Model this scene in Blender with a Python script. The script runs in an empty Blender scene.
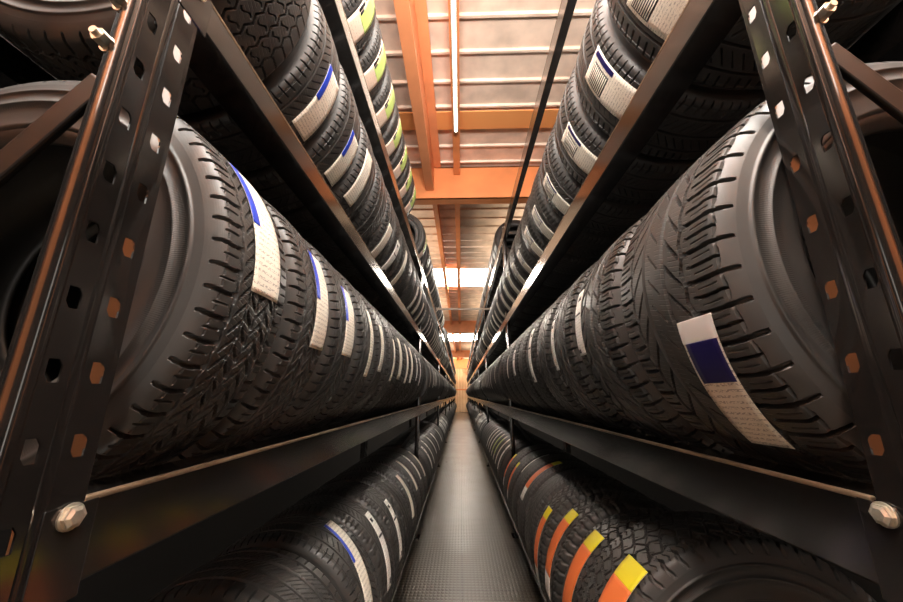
import bpy, bmesh, math, random
import numpy as np
from mathutils import Vector, Matrix
random.seed(7)
SC = bpy.context.scene
COL = SC.collection
CZ = 1.365            # camera height above the floor; heights below are written relative to the eye
PI = math.pi
R = math.radians

# ------------------------------------------------------------------ materials
def new_mat(name):
    m = bpy.data.materials.new(name); m.use_nodes = True
    nt = m.node_tree
    b = nt.nodes['Principled BSDF']
    return m, nt, b
def N(nt, t, **kw):
    n = nt.nodes.new(t)
    for k, v in kw.items():
        if k in n.inputs: n.inputs[k].default_value = v
        else: setattr(n, k, v)
    return n
def ramp(nt, a, b, ca, cb, interp='LINEAR'):
    n = nt.nodes.new('ShaderNodeValToRGB')
    n.color_ramp.interpolation = interp
    e = n.color_ramp.elements
    e[0].position = a; e[1].position = b
    e[0].color = (*ca, 1); e[1].color = (*cb, 1)
    return n
def simple(name, col, rough=.5, metal=0., noise=0., nscale=12., coat=0., bump=0., bscale=60., spec=.5):
    m, nt, b = new_mat(name)
    b.inputs['Roughness'].default_value = rough
    b.inputs['Metallic'].default_value = metal
    b.inputs['Coat Weight'].default_value = coat
    b.inputs['Coat Roughness'].default_value = .15
    b.inputs['Specular IOR Level'].default_value = spec
    tc = N(nt, 'ShaderNodeTexCoord')
    nz = N(nt, 'ShaderNodeTexNoise', Scale=nscale, Detail=4.0)
    nt.links.new(tc.outputs['Object'], nz.inputs['Vector'])
    lo = tuple(c * (1 - noise) for c in col); hi = tuple(min(1, c * (1 + noise)) for c in col)
    rp = ramp(nt, .3, .7, lo, hi)
    nt.links.new(nz.outputs['Fac'], rp.inputs['Fac'])
    nt.links.new(rp.outputs['Color'], b.inputs['Base Color'])
    if bump:
        nb = N(nt, 'ShaderNodeTexNoise', Scale=bscale, Detail=3.0)
        nt.links.new(tc.outputs['Object'], nb.inputs['Vector'])
        bp = N(nt, 'ShaderNodeBump', Strength=bump, Distance=.002)
        nt.links.new(nb.outputs['Fac'], bp.inputs['Height'])
        nt.links.new(bp.outputs['Normal'], b.inputs['Normal'])
    return m

M = {}
# tread rubber: matt black with a dusty bloom and fine mould sipes
def rubber(name, col, rough, sipes):
    m, nt, b = new_mat(name)
    tc = N(nt, 'ShaderNodeTexCoord')
    nz = N(nt, 'ShaderNodeTexNoise', Scale=7.0, Detail=6.0)
    nt.links.new(tc.outputs['Object'], nz.inputs['Vector'])
    rp = ramp(nt, .3, .75, tuple(c * .8 for c in col), tuple(c * 1.35 for c in col))
    nt.links.new(nz.outputs['Fac'], rp.inputs['Fac'])
    nt.links.new(rp.outputs['Color'], b.inputs['Base Color'])
    rr = ramp(nt, .35, .7, (rough - .06,) * 3, (rough + .1,) * 3)
    nt.links.new(nz.outputs['Fac'], rr.inputs['Fac'])
    nt.links.new(rr.outputs['Color'], b.inputs['Roughness'])
    b.inputs['Specular IOR Level'].default_value = .55
    uv = N(nt, 'ShaderNodeUVMap')
    sp = N(nt, 'ShaderNodeSeparateXYZ'); nt.links.new(uv.outputs['UV'], sp.inputs[0])
    def mth(op, a, bb=None, c=None):
        n = N(nt, 'ShaderNodeMath', operation=op)
        for i, x in enumerate((a, bb, c)):
            if x is None: continue
            if isinstance(x, (int, float)): n.inputs[i].default_value = x
            else: nt.links.new(x, n.inputs[i])
        return n.outputs[0]
    U, V = sp.outputs[0], sp.outputs[1]
    if sipes:      # hairline cuts across the ribs
        t = mth('MULTIPLY_ADD', V, 9.0, mth('MULTIPLY', U, 230.0))
        tri = mth('PINGPONG', t, .5)
        cut = mth('SMOOTH_MIN', mth('MULTIPLY', tri, 7.0), 1.0, .2)
        # only in the middle of each rib
        fr = mth('PINGPONG', mth('MULTIPLY', V, 8.0), .5)
        mask = mth('MULTIPLY', mth('GREATER_THAN', fr, .17), mth('LESS_THAN', mth('ABSOLUTE', mth('SUBTRACT', V, .5)), .30))
        inv = mth('SUBTRACT', 1.0, cut)
        h = mth('SUBTRACT', 1.0, mth('MULTIPLY', inv, mask))
        d, st = .0012, .6
    else:          # fine radial hatching in one band of the sidewall, in sectors
        hatch = mth('PINGPONG', mth('MULTIPLY', U, 620.0), .5)
        sect = mth('PINGPONG', mth('MULTIPLY', U, 5.0), .5)
        lim = mth('MULTIPLY_ADD', sect, .45, .14)
        band = mth('MULTIPLY', mth('GREATER_THAN', V, lim), mth('LESS_THAN', V, .50))
        step = mth('MULTIPLY', band, .8)
        h = mth('ADD', step, mth('MULTIPLY', mth('MULTIPLY', hatch, 1.6), band))
        d, st = .0007, .6
    nb = N(nt, 'ShaderNodeTexNoise', Scale=260.0, Detail=2.0)
    nt.links.new(tc.outputs['Object'], nb.inputs['Vector'])
    hh = mth('ADD', h, mth('MULTIPLY', nb.outputs['Fac'], .12))
    bp = N(nt, 'ShaderNodeBump', Strength=st, Distance=d)
    nt.links.new(hh, bp.inputs['Height'])
    nt.links.new(bp.outputs['Normal'], b.inputs['Normal'])
    return m
M['tread'] = rubber('tread_rubber', (.044, .042, .040), .43, True)
M['side'] = rubber('sidewall_rubber', (.036, .0345, .033), .46, False)

def paper(name, col, ink=(.16, .13, .12), amount=.52):
    m, nt, b = new_mat(name)
    b.inputs['Roughness'].default_value = .55
    uv = N(nt, 'ShaderNodeUVMap')
    mp = N(nt, 'ShaderNodeMapping'); mp.inputs['Scale'].default_value = (16, 90, 1)
    nt.links.new(uv.outputs['UV'], mp.inputs['Vector'])
    nz = N(nt, 'ShaderNodeTexNoise', Scale=1.0, Detail=2.0)
    nt.links.new(mp.outputs['Vector'], nz.inputs['Vector'])
    sp = N(nt, 'ShaderNodeSeparateXYZ'); nt.links.new(uv.outputs['UV'], sp.inputs[0])
    a = N(nt, 'ShaderNodeMath', operation='MULTIPLY'); a.inputs[1].default_value = 22
    nt.links.new(sp.outputs[1], a.inputs[0])
    pg = N(nt, 'ShaderNodeMath', operation='PINGPONG'); pg.inputs[1].default_value = .5
    nt.links.new(a.outputs[0], pg.inputs[0])
    gt = N(nt, 'ShaderNodeMath', operation='GREATER_THAN'); gt.inputs[1].default_value = .27
    nt.links.new(pg.outputs[0], gt.inputs[0])
    g2 = N(nt, 'ShaderNodeMath', operation='GREATER_THAN'); g2.inputs[1].default_value = amount
    nt.links.new(nz.outputs['Fac'], g2.inputs[0])
    mu = N(nt, 'ShaderNodeMath', operation='MULTIPLY')
    nt.links.new(gt.outputs[0], mu.inputs[0]); nt.links.new(g2.outputs[0], mu.inputs[1])
    mu2 = N(nt, 'ShaderNodeMath', operation='MULTIPLY'); mu2.inputs[1].default_value = .55
    nt.links.new(mu.outputs[0], mu2.inputs[0])
    mx = N(nt, 'ShaderNodeMixRGB'); mx.inputs[1].default_value = (*col, 1); mx.inputs[2].default_value = (*ink, 1)
    nt.links.new(mu2.outputs[0], mx.inputs[0])
    nt.links.new(mx.outputs[0], b.inputs['Base Color'])
    return m
M['paper'] = paper('printed_paper', (.92, .86, .74))
M['paper_white'] = paper('white_printed_paper', (.95, .93, .88), amount=.56)
M['paper_pink'] = paper('pale_pink_paper', (.80, .62, .50), amount=.6)
M['white'] = simple('white_paper', (.88, .86, .84), .5)
M['blue'] = simple('blue_ink', (.015, .06, .62), .4)
M['navy'] = simple('navy_ink', (.012, .008, .10), .4)
M['orange_ink'] = simple('orange_ink', (.85, .20, .05), .5)
M['yellow_ink'] = simple('yellow_ink', (.90, .80, .02), .5)
M['green_ink'] = simple('green_ink', (.52, .68, .20), .5)
M['black_ink'] = simple('black_ink', (.02, .02, .025), .5)
M['black_steel'] = simple('black_enamelled_steel', (.012, .010, .009), .10, 0., .25, 9., coat=.6, bump=.08, bscale=12., spec=.5)
M['beam_steel'] = simple('satin_black_beam_steel', (.0075, .0062, .0055), .17, .0, .2, 6., coat=.7, bump=.07, bscale=9., spec=.8)
M['brace_steel'] = simple('matt_black_brace_steel', (.010, .009, .008), .36, 0., .2, 8., spec=.3)
M['lip_highlight'] = simple('steel_lip_highlight', (.33, .235, .155), .38, .7, .35, 14.)  # beam lip highlight put into the colour
M['zinc'] = simple('zinc_plated_steel', (.74, .69, .58), .34, .85, .15, 90., bump=.2, bscale=200.)
M['orange_steel'] = simple('orange_painted_steel', (.80, .29, .105), .45, 0., .12, 3.)
M['deck'] = simple('galvanised_roof_deck', (.80, .64, .52), .5, .1, .18, 5., bump=.25, bscale=25.)
M['tube'] = simple('galvanised_tube', (.55, .47, .40), .35, .8, .1, 20.)
M['dark_wall'] = simple('dark_panel_wall', (.008, .0065, .0055), .85, 0., .2, 2.)

def corrugated_wall():
    m, nt, b = new_mat('cream_ribbed_panel')
    tc = N(nt, 'ShaderNodeTexCoord'); nz = N(nt, 'ShaderNodeTexNoise', Scale=1.5, Detail=4.)
    nt.links.new(tc.outputs['Object'], nz.inputs['Vector'])
    rp = ramp(nt, .3, .7, (.74, .50, .28), (.86, .62, .38)); nt.links.new(nz.outputs['Fac'], rp.inputs['Fac'])
    nt.links.new(rp.outputs['Color'], b.inputs['Base Color']); b.inputs['Roughness'].default_value = .5
    return m
M['wall'] = corrugated_wall()

def floor_mat():
    m, nt, b = new_mat('grey_brown_studded_floor')
    tc = N(nt, 'ShaderNodeTexCoord')
    nz = N(nt, 'ShaderNodeTexNoise', Scale=1.1, Detail=7.0, Roughness=.62)
    nt.links.new(tc.outputs['Object'], nz.inputs['Vector'])
    rp = ramp(nt, .3, .72, (.076, .063, .045), (.105, .086, .062)); nt.links.new(nz.outputs['Fac'], rp.inputs['Fac'])
    # joints between the floor sheets
    br = N(nt, 'ShaderNodeTexBrick'); br.offset = 0
    br.inputs['Color1'].default_value = (1, 1, 1, 1); br.inputs['Color2'].default_value = (.93, .93, .93, 1)
    br.inputs['Mortar'].default_value = (.55, .52, .5, 1)
    br.inputs['Scale'].default_value = 1.0; br.inputs['Mortar Size'].default_value = .006
    br.inputs['Brick Width'].default_value = .42; br.inputs['Row Height'].default_value = 1.5
    nt.links.new(tc.outputs['Object'], br.inputs['Vector'])
    mx = N(nt, 'ShaderNodeMixRGB', blend_type='MULTIPLY'); mx.inputs[0].default_value = 1
    nt.links.new(rp.outputs['Color'], mx.inputs[1]); nt.links.new(br.outputs['Color'], mx.inputs[2])
    nt.links.new(mx.outputs[0], b.inputs['Base Color'])
    n2 = N(nt, 'ShaderNodeTexNoise', Scale=2.2, Detail=2.0); nt.links.new(tc.outputs['Object'], n2.inputs['Vector'])
    rr = ramp(nt, .2, .8, (.27,) * 3, (.37,) * 3); nt.links.new(n2.outputs['Fac'], rr.inputs['Fac'])
    nt.links.new(rr.outputs['Color'], b.inputs['Roughness'])
    # studs
    mp = N(nt, 'ShaderNodeMapping'); mp.inputs['Scale'].default_value = (36, 26, 1)
    nt.links.new(tc.outputs['Object'], mp.inputs['Vector'])
    vo = N(nt, 'ShaderNodeTexVoronoi', Scale=1.0); vo.inputs['Randomness'].default_value = 0.05
    nt.links.new(mp.outputs['Vector'], vo.inputs['Vector'])
    st = ramp(nt, .28, .42, (1, 1, 1), (0, 0, 0)); nt.links.new(vo.outputs['Distance'], st.inputs['Fac'])
    bp = N(nt, 'ShaderNodeBump', Strength=.55, Distance=.003)
    nt.links.new(st.outputs['Color'], bp.inputs['Height'])
    nt.links.new(bp.outputs['Normal'], b.inputs['Normal'])
    return m
M['floor'] = floor_mat()
def emit(name, col, s):
    m = bpy.data.materials.new(name); m.use_nodes = True; nt = m.node_tree; nt.nodes.clear()
    e = nt.nodes.new('ShaderNodeEmission'); e.inputs[0].default_value = (*col, 1); e.inputs[1].default_value = s
    o = nt.nodes.new('ShaderNodeOutputMaterial'); nt.links.new(e.outputs[0], o.inputs[0]); return m
M['sky_panel'] = emit('daylit_skylight', (1., .92, .80), 34.0)
M['front_glow'] = emit('added_front_glow', (1., .92, .82), 2.2)  # glow of the panel added behind the camera
M['sky_near'] = emit('overcast_skylight', (1., .94, .86), 27.0)
M['streak_glow'] = emit('added_streak_glow', (1., .93, .84), 14.0)  # added glow for a white streak on the near posts
M['lamp'] = emit('lit_tube', (1., .82, .66), 9.0)

# ------------------------------------------------------------------ mesh helpers
def link(name, me, mat=None, parent=None, loc=None):
    o = bpy.data.objects.new(name, me); COL.objects.link(o)
    if mat is not None and not me.materials: me.materials.append(mat)
    if parent is not None: o.parent = parent
    if loc is not None: o.location = loc
    return o
def tag(o, label=None, cat=None, group=None, kind=None):
    if label: o['label'] = label
    if cat: o['category'] = cat
    if group: o['group'] = group
    if kind: o['kind'] = kind
    return o
def empty(name, loc, parent=None):
    o = bpy.data.objects.new(name, None); o.empty_display_size = .05; COL.objects.link(o); o.location = loc
    if parent is not None: o.parent = parent
    return o
def mesh_np(name, verts, faces, uv=None, smooth=True, mats=()):
    me = bpy.data.meshes.new(name)
    nv, nf = len(verts), len(faces)
    me.vertices.add(nv); me.vertices.foreach_set('co', np.asarray(verts, np.float32).ravel())
    me.loops.add(nf * 4); me.loops.foreach_set('vertex_index', np.asarray(faces, np.int32).ravel())
    me.polygons.add(nf)
    me.polygons.foreach_set('loop_start', np.arange(0, nf * 4, 4, dtype=np.int32))
    me.polygons.foreach_set('loop_total', np.full(nf, 4, np.int32))
    me.update(calc_edges=True)
    if uv is not None:
        l = me.uv_layers.new(name='UVMap'); l.data.foreach_set('uv', np.asarray(uv, np.float32).ravel())
    if smooth: me.polygons.foreach_set('use_smooth', np.ones(nf, bool))
    for m in mats: me.materials.append(m)
    return me
class MB:
    def __init__(s): s.v = []; s.f = []
    def box(s, x0, x1, y0, y1, z0, z1):
        n = len(s.v)
        s.v += [(x, y, z) for z in (z0, z1) for y in (y0, y1) for x in (x0, x1)]
        s.f += [tuple(n + i for i in q) for q in ((0, 2, 3, 1), (4, 5, 7, 6), (0, 1, 5, 4), (2, 6, 7, 3), (0, 4, 6, 2), (1, 3, 7, 5))]
        return s
    def quad(s, a, b, c, d):
        n = len(s.v); s.v += [a, b, c, d]; s.f.append((n, n + 1, n + 2, n + 3)); return s
    def bar(s, p, q, w, h, up=(0, 0, 1)):
        p, q = Vector(p), Vector(q); d = (q - p).normalized(); u = Vector(up); a = d.cross(u).normalized(); b = a.cross(d).normalized()
        n = len(s.v)
        for c in (p, q):
            for (i, j) in ((-1, -1), (1, -1), (1, 1), (-1, 1)): s.v.append(tuple(c + a * (i * w / 2) + b * (j * h / 2)))
        s.f += [tuple(n + i for i in k) for k in ((3, 2, 1, 0), (4, 5, 6, 7), (0, 1, 5, 4), (1, 2, 6, 5), (2, 3, 7, 6), (3, 0, 4, 7))]
        return s
    def tube(s, p, q, r, seg=12, r2=None):
        p, q = Vector(p), Vector(q); d = (q - p).normalized(); u = Vector((0, 0, 1)) if abs(d.z) < .9 else Vector((1, 0, 0))
        a = d.cross(u).normalized(); b = a.cross(d).normalized(); n = len(s.v)
        for c, rr in ((p, r), (q, r if r2 is None else r2)):
            for i in range(seg):
                t = 2 * PI * i / seg; s.v.append(tuple(c + a * rr * math.cos(t) + b * rr * math.sin(t)))
        for i in range(seg): j = (i + 1) % seg; s.f.append((n + i, n + j, n + seg + j, n + seg + i))
        s.f.append(tuple(n + i for i in range(seg))[::-1]); s.f.append(tuple(n + seg + i for i in range(seg)))
        return s
    def mesh(s, name, mat=None):
        me = bpy.data.meshes.new(name); me.from_pydata(s.v, [], s.f); me.update()
        if mat: me.materials.append(mat)
        return me
    def build(s, name, mat, parent=None, bevel=0., seg=2, solid=0., smooth=False):
        o = link(name, s.mesh(name, mat), None, parent)
        if solid:
            m = o.modifiers.new('solid', 'SOLIDIFY'); m.thickness = solid; m.offset = 0
        if bevel:
            m = o.modifiers.new('bevel', 'BEVEL'); m.width = bevel; m.segments = seg; m.limit_method = 'ANGLE'; m.angle_limit = R(35)
            m.harden_normals = False
        return o

# ------------------------------------------------------------------ tyres
BR = .36
def crown_r(v, w):        # tread radius at v in -1..1
    a = np.abs(v)
    return BR - .007 * a ** 2 - .024 * np.clip((a - .80) / .20, 0, 1) ** 2.4
def G(x, w, e):           # a cut of width w (mm) about x=0
    return np.clip((w / 2 - np.abs(x)) / e + .5, 0, 1)
def Mo(t, P): return (t + P / 2) % P - P / 2
def B(x, lo, hi, e=.03): return np.clip((x - lo) / e, 0, 1) * np.clip((hi - x) / e, 0, 1)
def tri(t, P): return np.abs(Mo(t, P)) / (P / 2) * 2 - 1
CIRC = 2 * PI * BR * 1000
def tread_depth(kind, t, v, H, e):
    s = v * H; a = np.abs(v)
    def P(n): return CIRC / n
    d = np.zeros_like(t)
    mx = np.maximum
    if kind == 'blocky':       # wide shoulder slots, broken zigzag cuts in the middle
        p = P(58)
        sh = t + np.where(v > 0, p * .5, 0)
        d = mx(d, G(Mo(sh + 2.5 * np.cos((a - .72) * 9), p), 6.2, e) * B(a, .54, .955, .012))
        d = mx(d, .35 * G(Mo(sh + p / 2, p), 2.4, e) * B(a, .62, .88, .01))
        d = mx(d, .3 * G((a - .83) * H, 2.0, e) * (np.abs(Mo(sh, p)) > p * .16) * (np.abs(Mo(sh, p)) < p * .38))
        d = mx(d, .8 * G(np.abs(s) - (.54 * H + 2.2 * tri(t, p)), 3.2, e))
        for i, c in enumerate((-.36, -.12, .12, .36)):
            sg = 1 if i % 2 else -1
            q = P(78)
            d = mx(d, G(Mo(t + sg * 1.1 * (s - c * H) + i * q * .37, q), 8.0, e) * B(v, c - .095, c + .095, .02))
            d = mx(d, .8 * G(s - (c + .12) * H - 1.6 * tri(t + i * 7, q), 2.6, e) * (a < .5))
    elif kind == 'rib_block':    # big shoulder blocks, two straight channels, swept cuts in the ribs
        p = P(44)
        sh = t + np.where(v > 0, p * .45, 0) + 3 * np.sin(np.clip((a - .5) / .45, 0, 1) * PI)
        d = mx(d, G(Mo(sh, p), 6.5, e) * B(a, .50, .985, .01))
        d = mx(d, .9 * G(Mo(sh + p / 2, p), 4.2, e) * B(a, .56, .90, .01))
        for kk in (.25, .75): d = mx(d, .14 * G(Mo(sh + p * kk, p), 2.0, e) * B(a, .64, .86, .01))
        d = mx(d, .4 * G((a - .90) * H, 2.2, e) * (np.abs(Mo(sh, p)) > p * .22))
        d = mx(d, .3 * G(a * H - .90 * H - 2 * tri(sh, p), 2.0, e))
        d = mx(d, G(np.abs(s) - (.49 * H + 3.0 * tri(t, p)), 8.0, e))
        for c in (-.19, .19): d = mx(d, G(s - c * H, 9.0, e))
        d = mx(d, G(Mo(t + 1.1 * np.abs(s) + np.where(v > 0, p * .5, 0), p), 8.0, e) * B(a, .23, .46))
        d = mx(d, .7 * G(Mo(t + 1.0 * s, p), 3.0, e) * B(a, -.1, .10))
    elif kind == 'highway':      # four straight channels, fine slanted cuts
        for c in (-.58, -.20, .20, .58): d = mx(d, G(s - c * H, 7.5, e))
        q = P(120)
        d = mx(d, .55 * G(Mo(t + .9 * s, q), 2.4, e) * (B(a, .24, .54) + B(a, -.1, .16)))
        p = P(66)
        d = mx(d, G(Mo(t + np.where(v > 0, p * .5, 0), p), 4.6, e) * B(a, .64, .94))
        d = mx(d, .6 * G(Mo(t, p * 2) , 8, e) * B(v, .46, .56))
    elif kind == 'all_terrain':  # chunky interlocked blocks and shoulder lugs
        p = P(56)
        sh = t + np.where(v > 0, p * .5, 0) + 4 * tri(a * 8, 2)
        lug = 8.0 + 2.5 * np.clip((a - .7) / .3, 0, 1)
        d = mx(d, G(Mo(sh, p), lug, e) * B(a, .56, .99))
        d = mx(d, .5 * G(Mo(sh + p / 2, p), 3.0, e) * B(a, .60, .86))
        for c, ph in ((-.52, 0), (-.17, .5), (.17, 0), (.52, .5)):
            d = mx(d, G(s - c * H - 6.0 * tri(t + ph * p, p), 6.0, e))
        for i, (lo, hi) in enumerate(((-.52, -.17), (-.17, .17), (.17, .52))):
            sg = (1, -1, 1)[i]
            d = mx(d, G(Mo(t + sg * .55 * s + (i * .5) * p, p), 6.0, e) * B(v, lo, hi))
            d = mx(d, .5 * G(Mo(t - sg * .9 * s + (i * .5 + .5) * p, p), 2.4, e) * B(v, lo + .06, hi - .06))
    elif kind == 'zigzag':       # interlocking zigzag channels with hooked cuts
        p = P(60)
        for c, ph in ((-.55, 0), (-.18, .5), (.18, 0), (.55, .5)):
            d = mx(d, G(s - c * H - 5.0 * tri(t + ph * p, p), 4.6, e))
        for i, (lo, hi) in enumerate(((-.5, -.22), (-.14, .14), (.22, .5))):
            d = mx(d, .9 * G(Mo(t + 12 * np.sin((v - lo) / (hi - lo) * PI * 2) * .5 + i * p / 2, p), 3.6, e) * B(v, lo, hi))
        d = mx(d, .9 * G(Mo(t + np.where(v > 0, p * .5, 0) + .2 * s, p), 4.4, e) * B(a, .60, .94))
    else:                        # 'touring': narrow shoulder slots, three channels
        p = P(84)
        sh = t + np.where(v > 0, p * .5, 0) + 3 * np.sin(a * 9)
        d = mx(d, G(Mo(sh, p), 5.0 - 2.6 * np.clip((a - .75) / .2, 0, 1), e) * B(a, .60, .94))
        for c in (-.50, 0, .50): d = mx(d, G(s - c * H, 6.5, e))
        d = mx(d, .8 * G(Mo(t + .8 * np.abs(s), p), 3.4, e) * B(a, .10, .42))
        d = mx(d, .4 * G(np.abs(s) - .78 * H, 2.0, e))
    return d

def revolve(name, yr, nU, mat, dr=None, flip=False, vv=None):
    """yr: (n,2) profile of y, r ; rotate about Y."""
    yr = np.asarray(yr, float); n = len(yr)
    ph = np.linspace(0, 2 * PI, nU, endpoint=False)
    r = np.repeat(yr[None, :, 1], nU, 0)
    if dr is not None: r = r - dr
    y = np.repeat(yr[None, :, 0], nU, 0)
    V = np.stack([r * np.cos(ph)[:, None], y, r * np.sin(ph)[:, None]], -1).reshape(-1, 3)
    i = np.arange(nU)[:, None]; j = np.arange(n - 1)[None, :]
    a = i * n + j; b = i * n + j + 1; c = ((i + 1) % nU) * n + j + 1; d = ((i + 1) % nU) * n + j
    F = np.stack([a, b, c, d], -1).reshape(-1, 4)
    vv = np.linspace(0, 1, n) if vv is None else vv
    u0 = (i / nU) + 0 * j; u1 = ((i + 1) / nU) + 0 * j
    v0 = vv[j] + 0 * i; v1 = vv[j + 1] + 0 * i
    UV = np.stack([np.stack([u0, v0], -1), np.stack([u0, v1], -1), np.stack([u1, v1], -1), np.stack([u1, v0], -1)], 2).reshape(-1, 2)
    if flip:
        F = F[:, ::-1]; UV = UV.reshape(-1, 4, 2)[:, ::-1].reshape(-1, 2)
    return mesh_np(name, V, F, UV, True, [mat])

LOD = {'high': (1400, 120, 1.1), 'mid': (560, 52, 2.6), 'low': (168, 18, 6.0)}
CACHE = {}
def side_profile(W, detail=True):
    h = W / 2; tw = .475 * W; rb = .222
    y0, r0 = tw, float(crown_r(np.array(1.), W))
    pts = [(y0, r0), (y0 + .55 * (h - y0), r0 - .012), (h * .995, r0 - .030), (h * 1.0, r0 - .040)]
    if detail: pts = pts[:2] + [(y0 + .72 * (h - y0), r0 - .0150), (y0 + .72 * (h - y0) + .0022, r0 - .0152), (y0 + .84 * (h - y0) + .0022, r0 - .0200), (y0 + .84 * (h - y0), r0 - .0204)] + pts[2:] + [(h + .003, r0 - .0405), (h + .003, r0 - .0440), (h, r0 - .0450)]
    pts += [(h * .995, r0 - .062), (h * .975, r0 - .078)]
    if detail: pts += [(h * .968 + .002, r0 - .081), (h * .965 + .002, r0 - .084), (h * .955, r0 - .087)]
    pts += [(h * .93, rb + .020)]
    if detail: pts += [(h * .93 + .002, rb + .018), (h * .90 + .002, rb + .010), (h * .88, rb + .007)]
    pts += [(h * .84, rb), (h * .78, rb), (h * .76, rb + .010), (h * .86, r0 - .070), (h * .82, r0 - .030), (h * .5, r0 - .004), (0, r0 + .006)]
    return pts
def tyre_meshes(kind, W, lod):
    key = (kind, W, lod)
    if key in CACHE: return CACHE[key]
    nU, nV, e = LOD[lod]
    if W > .3: nV = int(nV * 1.8)
    tw = .475 * W
    v = np.linspace(-1, 1, nV + 1)
    t = np.linspace(0, CIRC, nU, endpoint=False)
    T, VV = np.meshgrid(t, v, indexing='ij')
    H = tw * 1000
    dep = tread_depth(kind, T, VV, H, e) * (.0125 if kind == 'rib_block' else .0095)
    dep *= np.clip((1 - np.abs(VV)) / .02, 0, 1)
    yr = np.stack([v * tw, crown_r(v, W)], -1)
    tr = revolve('tread_' + kind, yr, nU, M['tread'], dep)
    if lod == 'high': tr.polygons.foreach_set('use_smooth', np.zeros(len(tr.polygons), bool))
    nS = {'high': 240, 'mid': 144, 'low': 56}[lod]
    sp = side_profile(W, lod != 'low')
    sv = np.linspace(0, 1, len(sp)); 
    # side wall texture coordinate follows the visible face (shoulder 0 -> bead 1)
    rr = np.array([p[1] for p in sp]); rs = rr[0]; kb = int(np.argmin(rr))
    sv = np.where(np.arange(len(sp)) <= kb, (rs - rr) / (rs - rr.min()), 1.5)
    s1 = revolve('sidewall', sp, nS, M['side'], vv=sv)
    s2 = revolve('sidewall', [(-y, r) for y, r in sp], nS, M['side'], flip=True, vv=sv)
    CACHE[key] = (tr, s1, s2)
    return CACHE[key]
def merged_low(kind, W):
    key = (kind, W, 'one')
    if key in CACHE: return CACHE[key]
    bm = bmesh.new()
    ms = tyre_meshes(kind, W, 'low')
    for k, me in enumerate(ms):
        n0 = len(bm.faces); bm.from_mesh(me); bm.faces.ensure_lookup_table()
        for f in bm.faces[n0:]: f.material_index = 0 if k == 0 else 1
    me = bpy.data.meshes.new('tyre_' + kind); bm.to_mesh(me); bm.free()
    me.materials.append(M['tread']); me.materials.append(M['side'])
    CACHE[key] = me
    return me

def strip_mesh(name, W, ya, yb, p0, p1, skew=0., lift=.0022, nu=24, nv=6, mat=None, wob=.0, key=None, jag=0.):
    """thin curved strip on the crown between y=ya..yb and angles p0 (top) .. p1 (bottom), degrees."""
    tw = .475 * W
    a = np.radians(np.linspace(p0, p1, nu + 1)); k = np.linspace(0, 1, nu + 1)
    y = np.linspace(ya, yb, nv + 1)
    A, Y = np.meshgrid(a, y, indexing='ij'); K = np.repeat(k[:, None], nv + 1, 1)
    Y = Y + skew * (K - .5)
    if jag: Y[:, 0] += jag * np.sin(K[:, 0] * 47) * (np.sin(K[:, 0] * 13) > -.2)
    r = crown_r(np.clip(Y / tw, -1, 1), W) + lift + wob * np.sin(K * 9 + Y * 60)
    vo = np.stack([r * np.cos(A), Y, r * np.sin(A)], -1).reshape(-1, 3)
    ri = r - .0005
    vi = np.stack([ri * np.cos(A), Y, ri * np.sin(A)], -1).reshape(-1, 3)
    n = nv + 1; i = np.arange(nu)[:, None]; j = np.arange(nv)[None, :]
    q = np.stack([i * n + j, (i + 1) * n + j, (i + 1) * n + j + 1, i * n + j + 1], -1).reshape(-1, 4)
    o = len(vo)
    rim = []
    ring = [(x, 0) for x in range(nu)] + [(nu, x) for x in range(nv)] + [(x, nv) for x in range(nu, 0, -1)] + [(0, x) for x in range(nv, 0, -1)]
    for (a1, b1), (a2, b2) in zip(ring, ring[1:] + ring[:1]):
        x, z = a1 * n + b1, a2 * n + b2; rim.append((z, x, o + x, o + z))
    F = np.concatenate([q, q[:, ::-1] + o, np.array(rim)])
    V = np.concatenate([vo, vi])
    uvp = np.stack([np.repeat(np.linspace(0, 1, n)[None], nu + 1, 0), 1 - K], -1).reshape(-1, 2)
    uv = np.concatenate([uvp, uvp])[F.ravel()]
    return mesh_np(name, V, F, uv, False, [mat])

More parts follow.
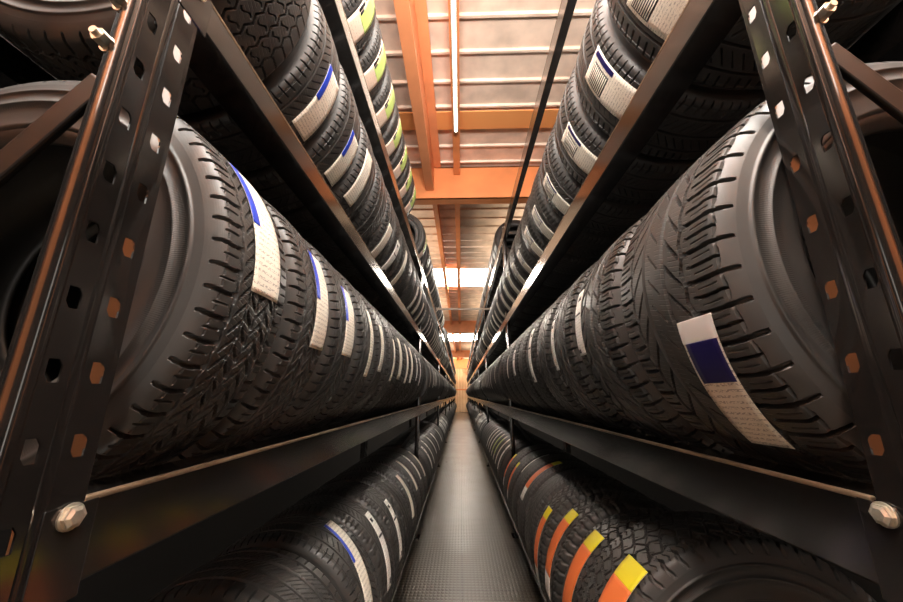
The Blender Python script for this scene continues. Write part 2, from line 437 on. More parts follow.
def add_sticker(root, st, W, near, low=False, off=(0, 0, BR)):
    """near = sign of local y that faces the camera end of the aisle; st: dy, w, p0, p1, style, skew."""
    dy, w, p0, p1, style, skew = st
    c = -near * dy
    lo, hi = c - w / 2, c + w / 2
    nu, nv = (8, 1) if low else (28, 6)
    wob = 0
    body = {'orange': 'paper_white', 'navy': 'paper', 'green': 'paper_pink', 'blue_edge': 'paper', 'white': 'paper_white'}.get(style, 'paper')
    sk = -near * skew
    def strip(nm, fa, fb, ga, gb, mat, lift, parent, n_u=nu, n_v=nv, jag=0.):
        # fa..fb fraction along the length, ga..gb fraction across counted from the near edge
        if near < 0: ya, yb = lo + ga * w, lo + gb * w
        else: ya, yb = hi - gb * w, hi - ga * w
        mid = (fa + fb) / 2
        ya += sk * (mid - .5); yb += sk * (mid - .5)
        me = strip_mesh(nm, W, ya, yb, p0 + (p1 - p0) * fa, p0 + (p1 - p0) * fb, sk * (fb - fa), lift, n_u, n_v, M[mat], wob, jag=jag)
        return link(nm, me, None, parent)
    s = strip('paper_sticker', 0, 1, 0, 1, body, .0022, root); s.location = off
    if low and style not in ('orange', 'lime', 'green', 'blue_edge'): return s
    L2 = .0030
    if style == 'blue_edge':
        strip('blue_edge_band', .0, .52, 0, .24, 'blue', L2, s)
    elif style == 'navy':
        strip('white_header', 0, .16, 0, 1, 'white', L2, s)
        strip('navy_band', .16, .46, .04, .93, 'navy', L2, s)
    elif style == 'orange':
        strip('yellow_tip', 0, .16, 0, 1, 'yellow_ink', L2, s)
        strip('orange_band', .16, .78, .0, 1, 'orange_ink', L2, s)
    elif style == 'green':
        strip('green_band', 0, .52, .22, 1, 'green_ink', L2, s)
        if not low:
            for fa, fb, ga, gb in ((.34, .50, .04, .17), (.40, .50, .20, .30), (.12, .30, .05, .14)): strip('printed_mark', fa, fb, ga, gb, 'black_ink', L2 + .0006, s, 2, 1)
    elif style == 'barcode':
        strip('barcode_block', .10, .48, .30, .92, 'black_ink', L2 - .0004, s)
        for k in range(9): strip('barcode_line', .12 + .04 * k, .135 + .04 * k, .33, .89, 'paper', L2 + .0005, s, 2, 1)
        strip('barcode_strip', .04, .52, .06, .20, 'navy', L2, s)
    elif style == 'white':
        strip('printed_mark', .10, .16, .2, .6, 'black_ink', L2, s, 2, 1)
        strip('printed_mark', .36, .39, .1, .9, 'black_ink', L2, s, 2, 1)
        strip('printed_mark', .90, .96, .55, .85, 'black_ink', L2, s, 2, 1)
    elif style == 'lime':
        strip('green_band', .15, .8, 0, 1, 'green_ink', L2, s)
    return s

ORD = ['first', 'second', 'third', 'fourth', 'fifth', 'sixth', 'seventh', 'eighth', 'ninth', 'tenth', 'eleventh', 'twelfth', 'thirteenth', 'fourteenth', 'fifteenth']
DESC = {None: 'black tyre without sticker', 'blue_edge': 'black tyre with blue edged cream sticker', 'navy': 'wide black tyre with navy and white sticker',
        'plain': 'black tyre with cream paper sticker', 'white': 'black tyre with white printed sticker', 'orange': 'black tyre with yellow and orange sticker',
        'green': 'black tyre with green and pink sticker', 'barcode': 'black tyre with dark barcode sticker', 'lime': 'black tyre with green striped sticker'}
POSTW = .10
BAY = 3.56
ROWS = {   # side, Xc, Zc, radius
    'LM': (-1, -.710, .190, .360, 'left middle shelf'), 'LU': (-1, -.705, .954, .335, 'left upper shelf'),
    'LT': (-1, -.690, 1.689, .310, 'left top shelf'), 'LB': (-1, -.700, -.877, .370, 'left bottom shelf'),
    'RM': (1, .790, .214, .390, 'right middle shelf'), 'RU': (1, .800, 1.160, .360, 'right upper shelf'),
    'RT': (1, .790, 2.145, .300, 'right top shelf'), 'RB': (1, .780, -.854, .390, 'right bottom shelf')}
POST0 = {-1: .357, 1: .423}
NT = [0]
def place_tyre(row, y0, y1, kind, st, label, bay):
    side, Xc, Zc, Rr, nm = ROWS[row]
    if row == 'RB' and y0 < 1.3: Zc, Rr = -.8105, .430      # the first one is a size larger
    NT[0] += 1
    Wb = .42 if kind == 'rib_block' and (y1 - y0) > .36 else .25
    k = Rr / BR; ky = (y1 - y0 - .006) / Wb
    near = -1 if side < 0 else 1
    yc = (y0 + y1) / 2
    lod = 'high' if y0 < 1.75 else ('mid' if y0 < 4.6 else 'low')
    if lod != 'low':
        root = empty('car_tyre', (Xc, yc, Zc - Rr + CZ))
        tr, s1, s2 = tyre_meshes(kind, Wb, lod)
        ph = random.uniform(0, 2 * PI) if y0 > .9 else 0
        for nme, me in (('tread', tr), ('sidewall', s1), ('sidewall', s2)):
            o = link(nme, me, None, root, (0, 0, BR)); o.rotation_euler = (0, ph, 0)
        off = (0, 0, BR)
    else:
        root = link('car_tyre', merged_low(kind, Wb), None, None, (Xc, yc, Zc + CZ))
        off = (0, 0, 0)
    root.scale = (k, ky, k)
    tilt = random.uniform(-.35, .35) if y0 > 1 else 0
    root.rotation_euler = (0, 0, R(tilt) + (PI if side > 0 else 0))
    tag(root, label, 'tyre', 'tyres on the ' + nm)
    if st is not None:
        dy, w, p0, p1, style, skew = st
        add_sticker(root, (dy / ky, w / ky, p0, p1, style, skew / ky), Wb, near, lod == 'low', off)
    return root

def row(name, y_start, pitch, bays, first=(), kinds=('touring',), sticker=None, skip=None, gaps=()):
    """first: explicit tyres of bay one as (y0, y1, kind, sticker)."""
    side, Xc, Zc, Rr, nm = ROWS[name]
    p0 = POST0[side]
    for b in range(bays):
        ys = p0 + b * BAY + POSTW; ye = p0 + (b + 1) * BAY - .012
        lst = []
        y = ys
        if b == 0:
            for it in first: lst.append(it)
            y = first[-1][1] + .004 if first else y_start
        while y + pitch <= ye:
            lst.append((y, y + pitch - .005, kinds[(len(lst) // 5) % len(kinds)], 'auto')); y += pitch
        n_seen = 0
        for i, (a, c, kd, st) in enumerate(lst):
            if skip and skip(a): continue
            n_seen += 1
            if st == 'auto': st = sticker(b, i, a) if sticker else None
            style = st[4] if st else None
            lab = '%s, %s, %s past the %s post' % (DESC[style], nm, ORD[n_seen - 1], ORD[b])
            place_tyre(name, a, c, kd, st, lab, b)

rnd = random.Random(3)
def st_lm(b, i, y):
    if b == 0 and y < 2.7 or rnd.random() < .45: return (rnd.uniform(-.02, .03), .075, rnd.uniform(18, 24), rnd.uniform(-20, -12), 'plain' if y < 2.6 else rnd.choice(('plain', 'white')), 0)
    return None
def st_lu(b, i, y):
    if rnd.random() < .75: return (rnd.uniform(-.02, .03), .08, rnd.uniform(-12, 0), rnd.uniform(-50, -40), rnd.choice(('plain', 'plain', 'white')), 0)
    return None
def st_lt(b, i, y):
    if b == 0: return (0, .108, 2, -56, 'green', 0)
    return (0, .07, 0, -45, 'plain', 0) if rnd.random() < .3 else None
def st_lb(b, i, y):
    if b == 0 and y < 3.4 or rnd.random() < .5: return (rnd.uniform(-.03, .03), .075, rnd.uniform(50, 60), rnd.uniform(8, 18), 'white', 0)
    return None
def st_rm(b, i, y):
    if rnd.random() < .7: return (rnd.uniform(-.03, .05), .07, rnd.uniform(15, 30), rnd.uniform(-22, -10), 'white' if rnd.random() < .4 else 'plain', 0)
    return None
def st_ru(b, i, y):
    if b == 0 or rnd.random() < .4: return (rnd.uniform(-.03, .03), .10, rnd.uniform(-15, -10), -48, rnd.choice(('barcode', 'plain')), 0)
    return None
def st_rb(b, i, y):
    if b == 0: return None
    r_ = rnd.random()
    if b == 1: return (0, .07, 60, 10, 'lime' if i in (2, 3) else ('plain' if i % 2 else 'white'), 0) if i < 7 else None
    return (0, .07, 60, 15, 'white', 0) if r_ < .5 else None

row('LM', 0, .250, 3, first=[
    (.468, .708, 'blocky', (.013, .088, 39, -3.5, 'blue_edge', 0)),
    (.712, .946, 'blocky', (.038, .088, 27, -13, 'blue_edge', 0)),
    (.950, 1.205, 'touring', (.020, .095, 23, -12, 'blue_edge', 0)),
    (1.21, 1.46, 'touring', (.045, .060, 22, -20, 'plain', 0)),
    (1.465, 1.71, 'touring', (-.015, .055, 18, -15, 'plain', 0)),
    (1.715, 1.96, 'touring', (.03, .050, 15, -20, 'plain', 0))], kinds=('touring', 'blocky'), sticker=st_lm)
row('LU', 0, .245, 3, first=[
    (.460, .690, 'zigzag', None),
    (.695, .915, 'touring', (.035, .085, -6, -43, 'blue_edge', 0)),
    (.920, 1.150, 'touring', (.040, .085, -10, -43, 'blue_edge', 0)),
    (1.155, 1.390, 'touring', (-.03, .080, 0, -40, 'plain', 0))], sticker=st_lu)
row('LT', 0, .252, 3, first=[(.530, .775, 'touring', None), (.780, 1.02, 'touring', (.01, .108, 2, -56, 'green', 0))],
    sticker=st_lt, skip=lambda y: 2.70 < y < 3.40 or 8.1 < y < 10.2)
row('LB', 0, .275, 3, first=[
    (.460, .760, 'highway', None), (.765, 1.075, 'highway', None), (1.09, 1.425, 'highway', None),
    (1.45, 1.775, 'touring', (.005, .085, 70, 14, 'blue_edge', -.13)),
    (1.78, 2.08, 'touring', (.0, .070, 54, 4, 'white', -.11)),
    (2.09, 2.40, 'touring', (.0, .070, 48, 3, 'white', -.11)),
    (2.405, 2.69, 'highway', None),
    (2.695, 2.98, 'touring', (-.04, .070, 54, 8, 'plain', -.09)),
    (2.985, 3.27, 'touring', (.03, .070, 66, 22, 'plain', -.09)),
    (3.275, 3.56, 'touring', (.05, .065, 66, 24, 'white', -.07)),
    (3.565, 3.845, 'touring', (.03, .065, 62, 19, 'plain', -.08))], kinds=('touring', 'highway'), sticker=st_lb)
row('RM', 0, .320, 3, first=[
    (.506, .914, 'rib_block', (-.065, .088, -12.5, -50, 'navy', .05)),
    (.920, 1.275, 'rib_block', (.105, .078, 20, -13, 'white', 0)),
    (1.29, 1.62, 'rib_block', (.105, .080, 15, -17, 'white', 0)),
    (1.63, 1.93, 'touring', None)], kinds=('touring',), sticker=st_rm)
row('RU', 0, .315, 3, first=[
    (.545, .835, 'touring', (-.005, .11, -20, -50, 'barcode', 0)),
    (.84, 1.135, 'touring', (-.03, .12, -12, -47, 'barcode', 0)),
    (1.14, 1.445, 'touring', (-.02, .11, -13, -48, 'barcode', 0))], sticker=st_ru)
row('RT', 0, .27, 3, first=[(.53, .79, 'touring', None)], skip=lambda y: y < 4.45, sticker=None)
OR = lambda dy, a, b, w=.10: (dy, w, a, b, 'orange', 0)
row('RB', 0, .285, 3, first=[
    (1.105, 1.415, 'all_terrain', OR(-.058, 51.5, -8, .105)), (1.46, 1.73, 'all_terrain', OR(.02, 54, -14)),
    (1.75, 2.02, 'all_terrain', OR(.02, 53, -4)), (2.03, 2.29, 'all_terrain', OR(.0, 41, -14, .08)),
    (2.30, 2.57, 'touring', None), (2.58, 2.87, 'touring', (.04, .10, 80, 22, 'orange', 0)),
    (2.88, 3.16, 'touring', (.12, .08, 80, 40, 'white', 0)), (3.17, 3.45, 'touring', (.04, .075, 46, 0, 'orange', 0)),
    (3.46, 3.74, 'touring', (.07, .07, 50, 5, 'orange', 0))], sticker=st_rb)

# everything past the third bay: one mass of far tyres, tiny in the view
def far_tyres():
    prof = []
    W = .25; h = W / 2; tw = .42 * W
    pr = [(-h * .8, .222), (-h, .29), (-tw, .335), (-tw * .7, .357), (0, .36), (tw * .7, .357), (tw, .335), (h, .29), (h * .8, .222)]
    nU = 28; ph = np.linspace(0, 2 * PI, nU, endpoint=False)
    pr = np.array(pr); n = len(pr)
    base = np.stack([pr[None, :, 1] * np.cos(ph)[:, None], np.repeat(pr[None, :, 0], nU, 0), pr[None, :, 1] * np.sin(ph)[:, None]], -1).reshape(-1, 3)
    i = np.arange(nU)[:, None]; j = np.arange(n)[None, :]
    F = np.stack([i * n + j, i * n + (j + 1) % n, ((i + 1) % nU) * n + (j + 1) % n, ((i + 1) % nU) * n + j], -1).reshape(-1, 4)
    VV, FF, o = [], [], 0
    pitch = {'LM': .25, 'LU': .245, 'LT': .252, 'LB': .275, 'RM': .32, 'RU': .315, 'RT': .27, 'RB': .285}
    for nm, (side, Xc, Zc, Rr, _) in ROWS.items():
        for b in range(3, 8):
            y = POST0[side] + b * BAY + POSTW; ye = POST0[side] + (b + 1) * BAY - .012
            while y + pitch[nm] <= ye:
                if not ((nm in ('LT', 'RT')) and (rnd.random() < .2 or abs(y - 13.9) < .45 or abs(y - 23.8) < .45)):
                    k = Rr / BR; v = base * np.array([k, (pitch[nm] - .006) / W, k])
                    v = v * np.array([-side, 1, 1])
                    VV.append(v + np.array([Xc, y + pitch[nm] / 2, Zc + CZ]))
                    FF.append((F if side < 0 else F[:, ::-1]) + o); o += len(base)
                y += pitch[nm]
    me = mesh_np('distant_tyres', np.concatenate(VV), np.concatenate(FF), None, True, [M['tread']])
    tag(link('distant_tyres', me), 'mass of tiny black tyres filling the far ends of both racks', 'tyres', kind='stuff')
far_tyres()

# ------------------------------------------------------------------ racks
def post_mesh(side, X, y0, y1, zs, pitch, zb, zt, cols):
    """perforated upright: aisle face with two columns of slots, folded returns."""
    mb = MB(); s = side
    hw, hh = .0078, .0125
    rows_ = []
    z = zs
    while z - pitch > zb + .03: z -= pitch
    while z + pitch / 2 < zt: rows_.append(z); z += pitch
    ym = (cols[0] + cols[1]) / 2
    edges = [y0, y0 + .007, ym - .007, ym + .007, y1 - .006, y1]
    zlo = [r_ - pitch / 2 for r_ in rows_] + [rows_[-1] + pitch / 2]
    # plain strips
    strips = [(y0, y0 + .007), (ym - .007, ym - .0035), (ym - .0035, ym + .0035), (ym + .0035, ym + .007), (y1 - .006, y1)]
    xin = {ym - .0035: .0015, ym + .0035: .0015}
    def Xo(y): return X + s * xin.get(y, 0)
    for a, b in strips:
        mb.quad((Xo(a), a, zb), (Xo(b), b, zb), (Xo(b), b, zt), (Xo(a), a, zt))
    for c, (a, b) in zip(cols, ((y0 + .007, ym - .007), (ym + .007, y1 - .006))):
        mb.quad((X, a, zb), (X, b, zb), (X, b, zlo[0]), (X, a, zlo[0]))
        mb.quad((X, a, zlo[-1]), (X, b, zlo[-1]), (X, b, zt), (X, a, zt))
        for r_ in rows_:
            lo, hi = r_ - pitch / 2, r_ + pitch / 2
            ch = .0045
            hole = [(c - hw + ch, r_ - hh), (c + hw, r_ - hh), (c + hw, r_ + hh - ch * 1.6), (c + hw - ch, r_ + hh), (c - hw, r_ + hh), (c - hw, r_ - hh + ch * 1.6)]
            box = [(a, lo), (b, lo), (b, r_), (b, hi), (a, hi), (a, r_)]
            n = len(mb.v)
            mb.v += [(X, y, z_) for y, z_ in box] + [(X, y, z_) for y, z_ in hole]
            for i in range(6):
                j = (i + 1) % 6; mb.f.append((n + i, n + j, n + 6 + j, n + 6 + i))
    # folded returns
    def fold(pts):
        for (xa, ya), (xb, yb) in zip(pts, pts[1:]):
            mb.quad((X + s * xa, ya, zb), (X + s * xb, yb, zb), (X + s * xb, yb, zt), (X + s * xa, ya, zt))
    fold([(0, y0), (.0004, y0 - .0015), (.0016, y0 - .0028), (.0034, y0 - .0034), (.020, y0 - .0034), (.0225, y0 - .0028), (.0240, y0 - .0012), (.0245, y0 + .001), (.0255, y0 + .003), (.0275, y0 + .0045), (.0365, y0 + .0055), (.0385, y0 + .0066), (.0392, y0 + .009), (.0392, y0 + .03)])
    fold([(0, y1), (.03, y1 + .0005)])
    bm = bmesh.new()
    for v in mb.v: bm.verts.new(v)
    bm.verts.ensure_lookup_table()
    for f in mb.f:
        try: bm.faces.new([bm.verts[i] for i in f])
        except ValueError: pass
    bmesh.ops.remove_doubles(bm, verts=bm.verts, dist=.0002)
    bmesh.ops.recalc_face_normals(bm, faces=bm.faces)
    for f in bm.faces: f.smooth = True
    for e in bm.edges:
        if len(e.link_faces) != 2 or e.calc_face_angle(0) > R(38): e.smooth = False
    me = bpy.data.meshes.new('post'); bm.to_mesh(me); bm.free(); me.materials.append(M['black_steel'])
    return me
def hexbolt(x, y, z, side, r=.011, nm='bolt'):
    mb = MB(); d = -side
    mb.tube((x, y, z), (x + d * .0025, y, z), r * 1.15, 20)
    mb.tube((x + d * .0025, y, z), (x + d * .007, y, z), r, 6)
    mb.tube((x + d * .007, y, z), (x + d * .0095, y, z), r * .92, 6, r * .6)
    return mb.mesh(nm, M['zinc'])

def build_rack(side, X, levels, name, label, ztop, hp, hz, xback, colsd):
    root = tag(empty(name, (side * (X + .3), POST0[side], 0)), label, 'rack', 'steel tyre racks along the aisle')
    inv = Vector((-side * (X + .3), -POST0[side], 0))
    def add(nm, me, parent=root, mat=None):
        o = link(nm, me, mat, parent)
        if parent is root: o.location = inv
        return o
    x = side * X
    for b in range(9):
        y0 = POST0[side] + b * BAY; y1 = y0 + (.088 if side < 0 else .080)
        zt = ztop + CZ
        me = post_mesh(side, x + (side * .006 if b else 0), y0, y1, hz + CZ, hp, .006, zt, (y0 + colsd[0], y0 + colsd[1]))
        if b > 3 and b != 8 and False: pass
        p = add('post', me); m = p.modifiers.new('solid', 'SOLIDIFY'); m.thickness = .0024; m.offset = 0
        if b < 2:
            m2 = p.modifiers.new('bevel', 'BEVEL'); m2.width = .0007; m2.segments = 2; m2.limit_method = 'ANGLE'; m2.angle_limit = R(40)
        f = MB().box(min(x - side * .022, x + side * .07), max(x - side * .022, x + side * .07), y0 - .02, y1 + .02, 0, .006).mesh('foot_plate', M['black_steel'])
        link('foot_plate', f, None, p)
        # back post and the lacing of the upright frame
        xb = side * xback
        bp = MB().box(min(xb, xb + side * .05), max(xb, xb + side * .05), y0, y1, 0, zt)
        pb = add('post', bp.mesh('post', M['black_steel']))
        yb = y0 + .015
        zz = zt - .10; k = 0
        z1 = hz + .0 + CZ
        # one diagonal starting where the photograph shows it, the rest follow the same rise
        tops = [(.444 if side < 0 else .545) + CZ + d for d in (-.76, 0, .78)]
        for zt_ in tops:
            if zt_ - .66 < .05: continue
            a = (side * (X + .040), yb, zt_ - .035); c = (xb, yb, zt_ - .035 - (xback - X - .04) * 1.38)
            br = MB().bar(a, c, .036, .010, (0, 1, 0)); 
            o = add('brace', br.mesh('brace', M['brace_steel']))
            mm = o.modifiers.new('bevel', 'BEVEL'); mm.width = .003; mm.segments = 2
            if b == 0:
                for dz, dx in ((.002, -.006), (.075, -.006)):
                    n_ = MB(); cx = side * (X + .040 + dx); cz = zt_ + dz + .012
                    n_.tube((cx, y0 - .012, cz), (cx, y0 + .003, cz), .0098, 6); n_.tube((cx, y0 - .018, cz), (cx, y0 - .012, cz), .0052, 10)
                    n_.tube((cx, y0 + .003, cz), (cx, y0 + .0055, cz), .0125, 18)
                    link('bolt', n_.mesh('bolt', M['zinc']), None, o)
        for zt_ in (.10, zt - .10):
            o = add('brace', MB().box(*sorted((x + side * .03, xb)), yb - .01, yb + .01, zt_, zt_ + .035).mesh('brace', M['black_steel']))
    for (zb, zt_, depth, Xc, dx) in levels:
        for b in range(8):
            y0 = POST0[side] + b * BAY + (.089 if b == 0 else .045); y1 = POST0[side] + (b + 1) * BAY + .044
            xa, xb = sorted((x, x + side * depth))
            o = add('beam', MB().box(xa, xb, y0, y1, zb + CZ, zt_ + CZ).mesh('beam', M['beam_steel']))
            mm = o.modifiers.new('bevel', 'BEVEL'); mm.width = .004; mm.segments = 3
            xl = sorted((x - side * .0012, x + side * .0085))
            lp = link('beam_lip_highlight', MB().box(xl[0], xl[1], y0, y1, zt_ - .0065 + CZ, zt_ + .0012 + CZ).mesh('beam_lip_highlight', M['lip_highlight']), None, o)  # pale strip paints the highlight along the beam's top lip
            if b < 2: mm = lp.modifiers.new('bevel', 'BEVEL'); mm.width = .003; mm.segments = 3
            # end connectors, hooked over the post faces, with their bolts
            if b < 3:
                for (ya, yb2, ybolt) in (((y0 - .042, y0 + .016, y0 - .015),) if b == 0 else ()):
                    xx = sorted((x - side * .0028, x - side * .0004))
                    pc = link('connector', MB().box(xx[0], xx[1], ya, yb2, zb - .012 + CZ, zt_ - .004 + CZ).mesh('connector', M['black_steel']), None, o)
                    mm = pc.modifiers.new('bevel', 'BEVEL'); mm.width = .001; mm.segments = 2
                    link('bolt', hexbolt(x - side * .0028, ybolt, zt_ - .016 + CZ, side, .0125), None, o)
            xo = side * (abs(Xc) + dx)
            xa, xb = sorted((xo, side * (xback)))
            if xb - xa < .01: xb = xa + .03
            o = add('beam', MB().box(xa, xb, y0, y1, zb + CZ, zt_ + CZ).mesh('beam', M['beam_steel']))
    return root
LV = [(-1.275, -1.200, .080, .700, .182), (-.209, -.116, .080, .710, .192), (.608, .675, .080, .705, .187), (1.355, 1.430, .080, .690, .172)]
RV = [(-1.275, -1.200, .080, .780, .182), (-.232, -.126, .080, .790, .192), (.774, .860, .080, .800, .202), (1.810, 1.920, .045, .790, .20)]
rackL = build_rack(-1, .44, LV, 'tyre_rack', 'long black steel rack of tyres on the left with green stickered tyres on top', 1.52, .0815, .514, 1.0, (.019, .066))
rackR = build_rack(1, .52, RV, 'tyre_rack', 'long black steel rack of tyres on the right with orange stickered tyres at the bottom', 2.0, .1015, .548, 1.09, (.015, .064))
# tie rod across the aisle between the racks
tr_ = MB().tube((-.42, 5.95, 1.43 + CZ), (.53, 5.95, 1.43 + CZ), .017, 12)
for xx in (-.42, .51): tr_.tube((xx, 5.95, 1.43 + CZ), (xx + .02, 5.95, 1.43 + CZ), .035, 12)
tag(tr_.build('tie_rod', M['tube']), 'thin grey steel rod bridging the aisle between the two rack tops', 'rod')

# ------------------------------------------------------------------ building shell
XL, XR, YB, YE, HC = -1.75, 1.85, -5.0, 29.6, 2.9 + CZ
def struct(nm, mb, mat, **k): return tag(mb.build(nm, mat, **k), kind='structure')
struct('floor', MB().box(XL - .1, XR + .1, YB, YE, -.08, 0), M['floor'])
SKY = [(-.7, .6), (7.9, 9.3), (17.3, 19.6), (24.9, 26.1)]
def deck(y0, y1, nm):
    # pans 31 cm apart, separated by narrow down-turned ribs
    mb = MB(); y = y0; P = .302; rb = .022; x0, x1 = XL - .1, XR + .1
    prof = []
    while y < y1 - 1e-6:
        e = min(y + P, y1)
        prof += [(y, HC - rb), (y + .022, HC - rb), (y + .032, HC), (e - .008, HC)] if e - y > .12 else [(y, HC)]
        y = e
    prof.append((y1, HC - rb))
    for (a, za), (b, zb) in zip(prof, prof[1:]):
        mb.quad((x0, a, za), (x1, a, za), (x1, b, zb), (x0, b, zb))
    me = mb.mesh(nm, M['deck']); o = link(nm, me); m = o.modifiers.new('s', 'SOLIDIFY'); m.thickness = .004; m.offset = 1 
    return tag(o, kind='structure')
ys = [YB] + [v for s_ in SKY for v in s_] + [YE]
for i in range(0, len(ys), 2): deck(ys[i] if i else YB, ys[i + 1], 'ceiling')
for a, b in SKY:
    mb = MB().box(XL - .1, XR + .1, a, b, HC + .01, HC + .03)
    o = mb.build('skylight', M['sky_panel'] if a > 1 else M['sky_near']); tag(o, kind='structure')
# ribbed end wall
mb = MB(); xx = XL - .1; k = 0
while xx < XR + .1:
    for (a, b, ya, yb2) in ((0, .11, 0, 0), (.11, .14, 0, .04), (.14, .19, .04, .04), (.19, .22, .04, 0)):
        mb.quad((xx + a, YE + ya, 0), (xx + b, YE + yb2, 0), (xx + b, YE + yb2, HC), (xx + a, YE + ya, HC))
    xx += .22
o = struct('wall_back', mb, M['wall'], solid=.004)
wf = MB(); wf.box(XL - .1, -1.0, YB - .1, YB, 0, HC); wf.box(1.1, XR + .1, YB - .1, YB, 0, HC); wf.box(-1.0, 1.1, YB - .1, YB, 3.1, HC); wf.box(-1.0, 1.1, YB - .1, YB, 0, .15)
struct('wall_front', wf, M['dark_wall'])
struct('added_glow_panel_1', MB().box(-1.0, 1.1, YB - .12, YB - .10, .15, 3.1), M['front_glow'])  # added glowing panel out of view, lights post edges and near tyres
for sx, w in ((-1, 'left'), (1, 'right')):
    yc_ = -.52 if sx < 0 else -.36
    xa = sx * 1.66
    mb = MB().box(xa - .08, xa + .08, yc_ - .22, yc_ + .22, 0, HC - .04)  # added unseen block, gives the near posts their orange reflection
    tag(mb.build('added_reflector', M['orange_steel'], bevel=.01), 'added orange steel column by the wall behind the near post on the ' + w, 'reflector')
    x0_ = xa - sx * .081
    bt = tag(empty('added_glow_strip', (x0_, yc_ - .04, 2.55)), 'added upright glow strip on the added orange column behind the near post on the ' + w, 'lamp')  # added glow out of view, mirrored as a white streak in the post
    link('lamp_housing', MB().box(*sorted((0, -sx * .04)), -.05, .05, 0, 1.2).mesh('lamp_housing', M['tube']), None, bt)  # backing of the added glow strip, out of view
    link('lit_tube', MB().tube((-sx * .058, 0, .02), (-sx * .058, 0, 1.18), .017, 12).mesh('lit_tube', M['streak_glow']), None, bt)  # glowing part of the added strip, out of view

struct('trim_1', MB().box(XL, XR, YE - .03, YE - .005, 1.70, 1.79), M['orange_steel'])
struct('trim_2', MB().box(XL, XR, YE - .10, YE - .005, 2.05 + CZ, HC - .03), M['orange_steel'])
struct('wall_left', MB().box(XL - .1, XL, YB, YE, 0, HC), M['dark_wall'])
struct('wall_right', MB().box(XR, XR + .1, YB, YE, 0, HC), M['dark_wall'])

# roof steel
for i, yb in enumerate((-5.0 + .9, 4.0, 13.9, 23.8)):
    mb = MB(); x0, x1 = XL, XR
    top = HC - .035; bot = HC - .50
    mb.box(x0, x1, yb + .06, yb + .075, bot + .015, top - .015)   # web
    mb.box(x0, x1, yb, yb + .135, bot, bot + .015); mb.box(x0, x1, yb, yb + .135, top - .015, top)
    if i == 1: mb.box(x0, x1, yb, yb + .006, bot, top)
    which = ['behind the near posts', 'that crosses the aisle nearest, deep and bright', 'second across the aisle, beyond the first skylight', 'last across the aisle, beyond the second skylight'][i]
    tag(mb.build('roof_beam', M['orange_steel']), 'orange steel roof beam ' + which, 'beam', 'orange roof beams')
# lengthwise beam left of the middle, and purlin over the aisle
mb = MB(); zb = 2.52 + CZ
mb.box(-.43, -.33, YB + .1, 3.985, zb, zb + .014); mb.box(-.342, -.33, YB + .1, 3.985, zb + .014, HC - .032)
mb.box(-.33, -.24, YB + .1, 3.985, HC - .05, HC - .034)
tag(mb.build('roof_joist', simple('faded_orange_steel', (.78, .30, .13), .5, 0, .1, 3.)), 'faded orange joist running lengthwise and ending at the deep cross beam', 'joist')
for i, (a, b) in enumerate(((YB + .1, 3.985), (4.15, 13.88), (14.05, 23.78), (23.95, 29.4))):
    mb = MB().box(-.075, .005, a, b, HC - .16, HC - .034)
    w = ['over the near aisle with a lit tube beneath', 'between the first and second cross beams', 'between the second and third cross beams', 'beyond the third cross beam'][i]
    tag(mb.build('purlin', M['orange_steel']), 'orange purlin ' + w, 'purlin', 'purlins along the aisle')
    if i:
        mb = MB().box(-.40, -.33, a, b, HC - .20, HC - .034)
        w2 = ['from the first cross beam', 'from the second cross beam', 'from the third cross beam'][i - 1]
        tag(mb.build('purlin', M['orange_steel']), 'narrower orange purlin on the left running on ' + w2, 'purlin', 'purlins along the aisle')
# orange cross strap between ribs
tag(MB().box(XL, XR, 3.06, 3.31, HC - .048, HC - .034).build('roof_strap', simple('orange_strap', (.85, .36, .12), .5)), 'flat orange strap across the roof just before the deep cross beam', 'strap')
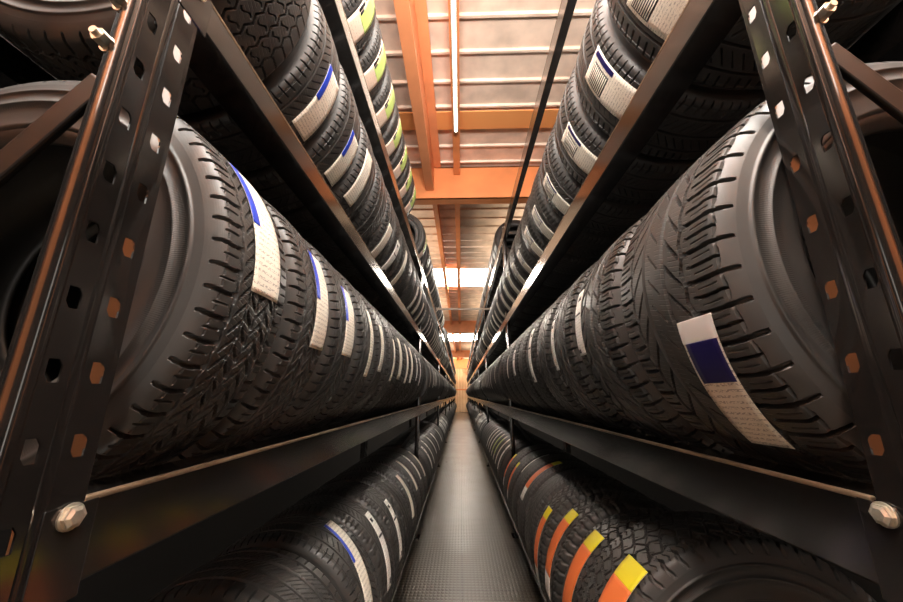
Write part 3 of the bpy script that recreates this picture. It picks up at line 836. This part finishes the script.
# lit tube
lt = tag(empty('tube_light', (-.035, 0, HC - .18)), 'long thin lit tube lamp under the purlin above the aisle', 'lamp')
l1 = link('lamp_housing', MB().box(-.025, .025, -2.6, 3.2, -.012, .0195).mesh('lamp_housing', M['tube']), None, lt)
l2 = link('lit_tube', MB().tube((0, -2.55, -.026), (0, 3.15, -.026), .013, 12).mesh('lit_tube', M['lamp']), None, lt)

# ------------------------------------------------------------------ light
def area(nm, loc, rot, sx, sy, e, col):
    l = bpy.data.lights.new(nm, 'AREA'); l.shape = 'RECTANGLE'; l.size = sx; l.size_y = sy; l.energy = e; l.color = col
    o = bpy.data.objects.new(nm, l); COL.objects.link(o); o.location = loc; o.rotation_euler = rot
    return o
# added fill light behind the camera, switched off
#area('front_fill', (.05, -2.2, 2.3), (R(80), 0, 0), 1.0, .8, 60, (1., .80, .60))
area('ceiling_fill', (.05, -.9, 2.6), (R(158), 0, 0), 1.2, .8, 330, (1., .88, .80))  # added fill behind the camera to brighten the ceiling, no fixture
for yy, en in ((6.4, 22), (11.0, 28), (15.8, 40), (21.5, 40), (27.3, 230)):  # added fills above the racks, brighten the far ceiling and end wall
    for xx in (-1.38, 1.45):
        area('ceiling_fill', (xx, yy, 3.35), (R(180), R(-22 if xx > 0 else 22), 0), .4, 1.6, en, (1., .78, .56))
w = bpy.data.worlds.new('World'); SC.world = w; w.use_nodes = True
w.node_tree.nodes['Background'].inputs[0].default_value = (1., .8, .62, 1)
w.node_tree.nodes['Background'].inputs[1].default_value = .3

# ------------------------------------------------------------------ camera
cam = bpy.data.cameras.new('camera'); cam.sensor_width = 36; cam.lens = 353 / 903 * 36; cam.clip_start = .02
co = bpy.data.objects.new('camera', cam); COL.objects.link(co); co.location = (0, 0, CZ)
co.rotation_euler = (R(90 + 14.83), 0, R(1.49))
SC.camera = co
SC.view_settings.view_transform = 'Standard'; SC.view_settings.look = 'None'
SC.view_settings.exposure = 0.25; SC.view_settings.gamma = 1
SC.cycles.max_bounces = 8
SC.cycles.use_adaptive_sampling = True
print('tyres', NT[0])
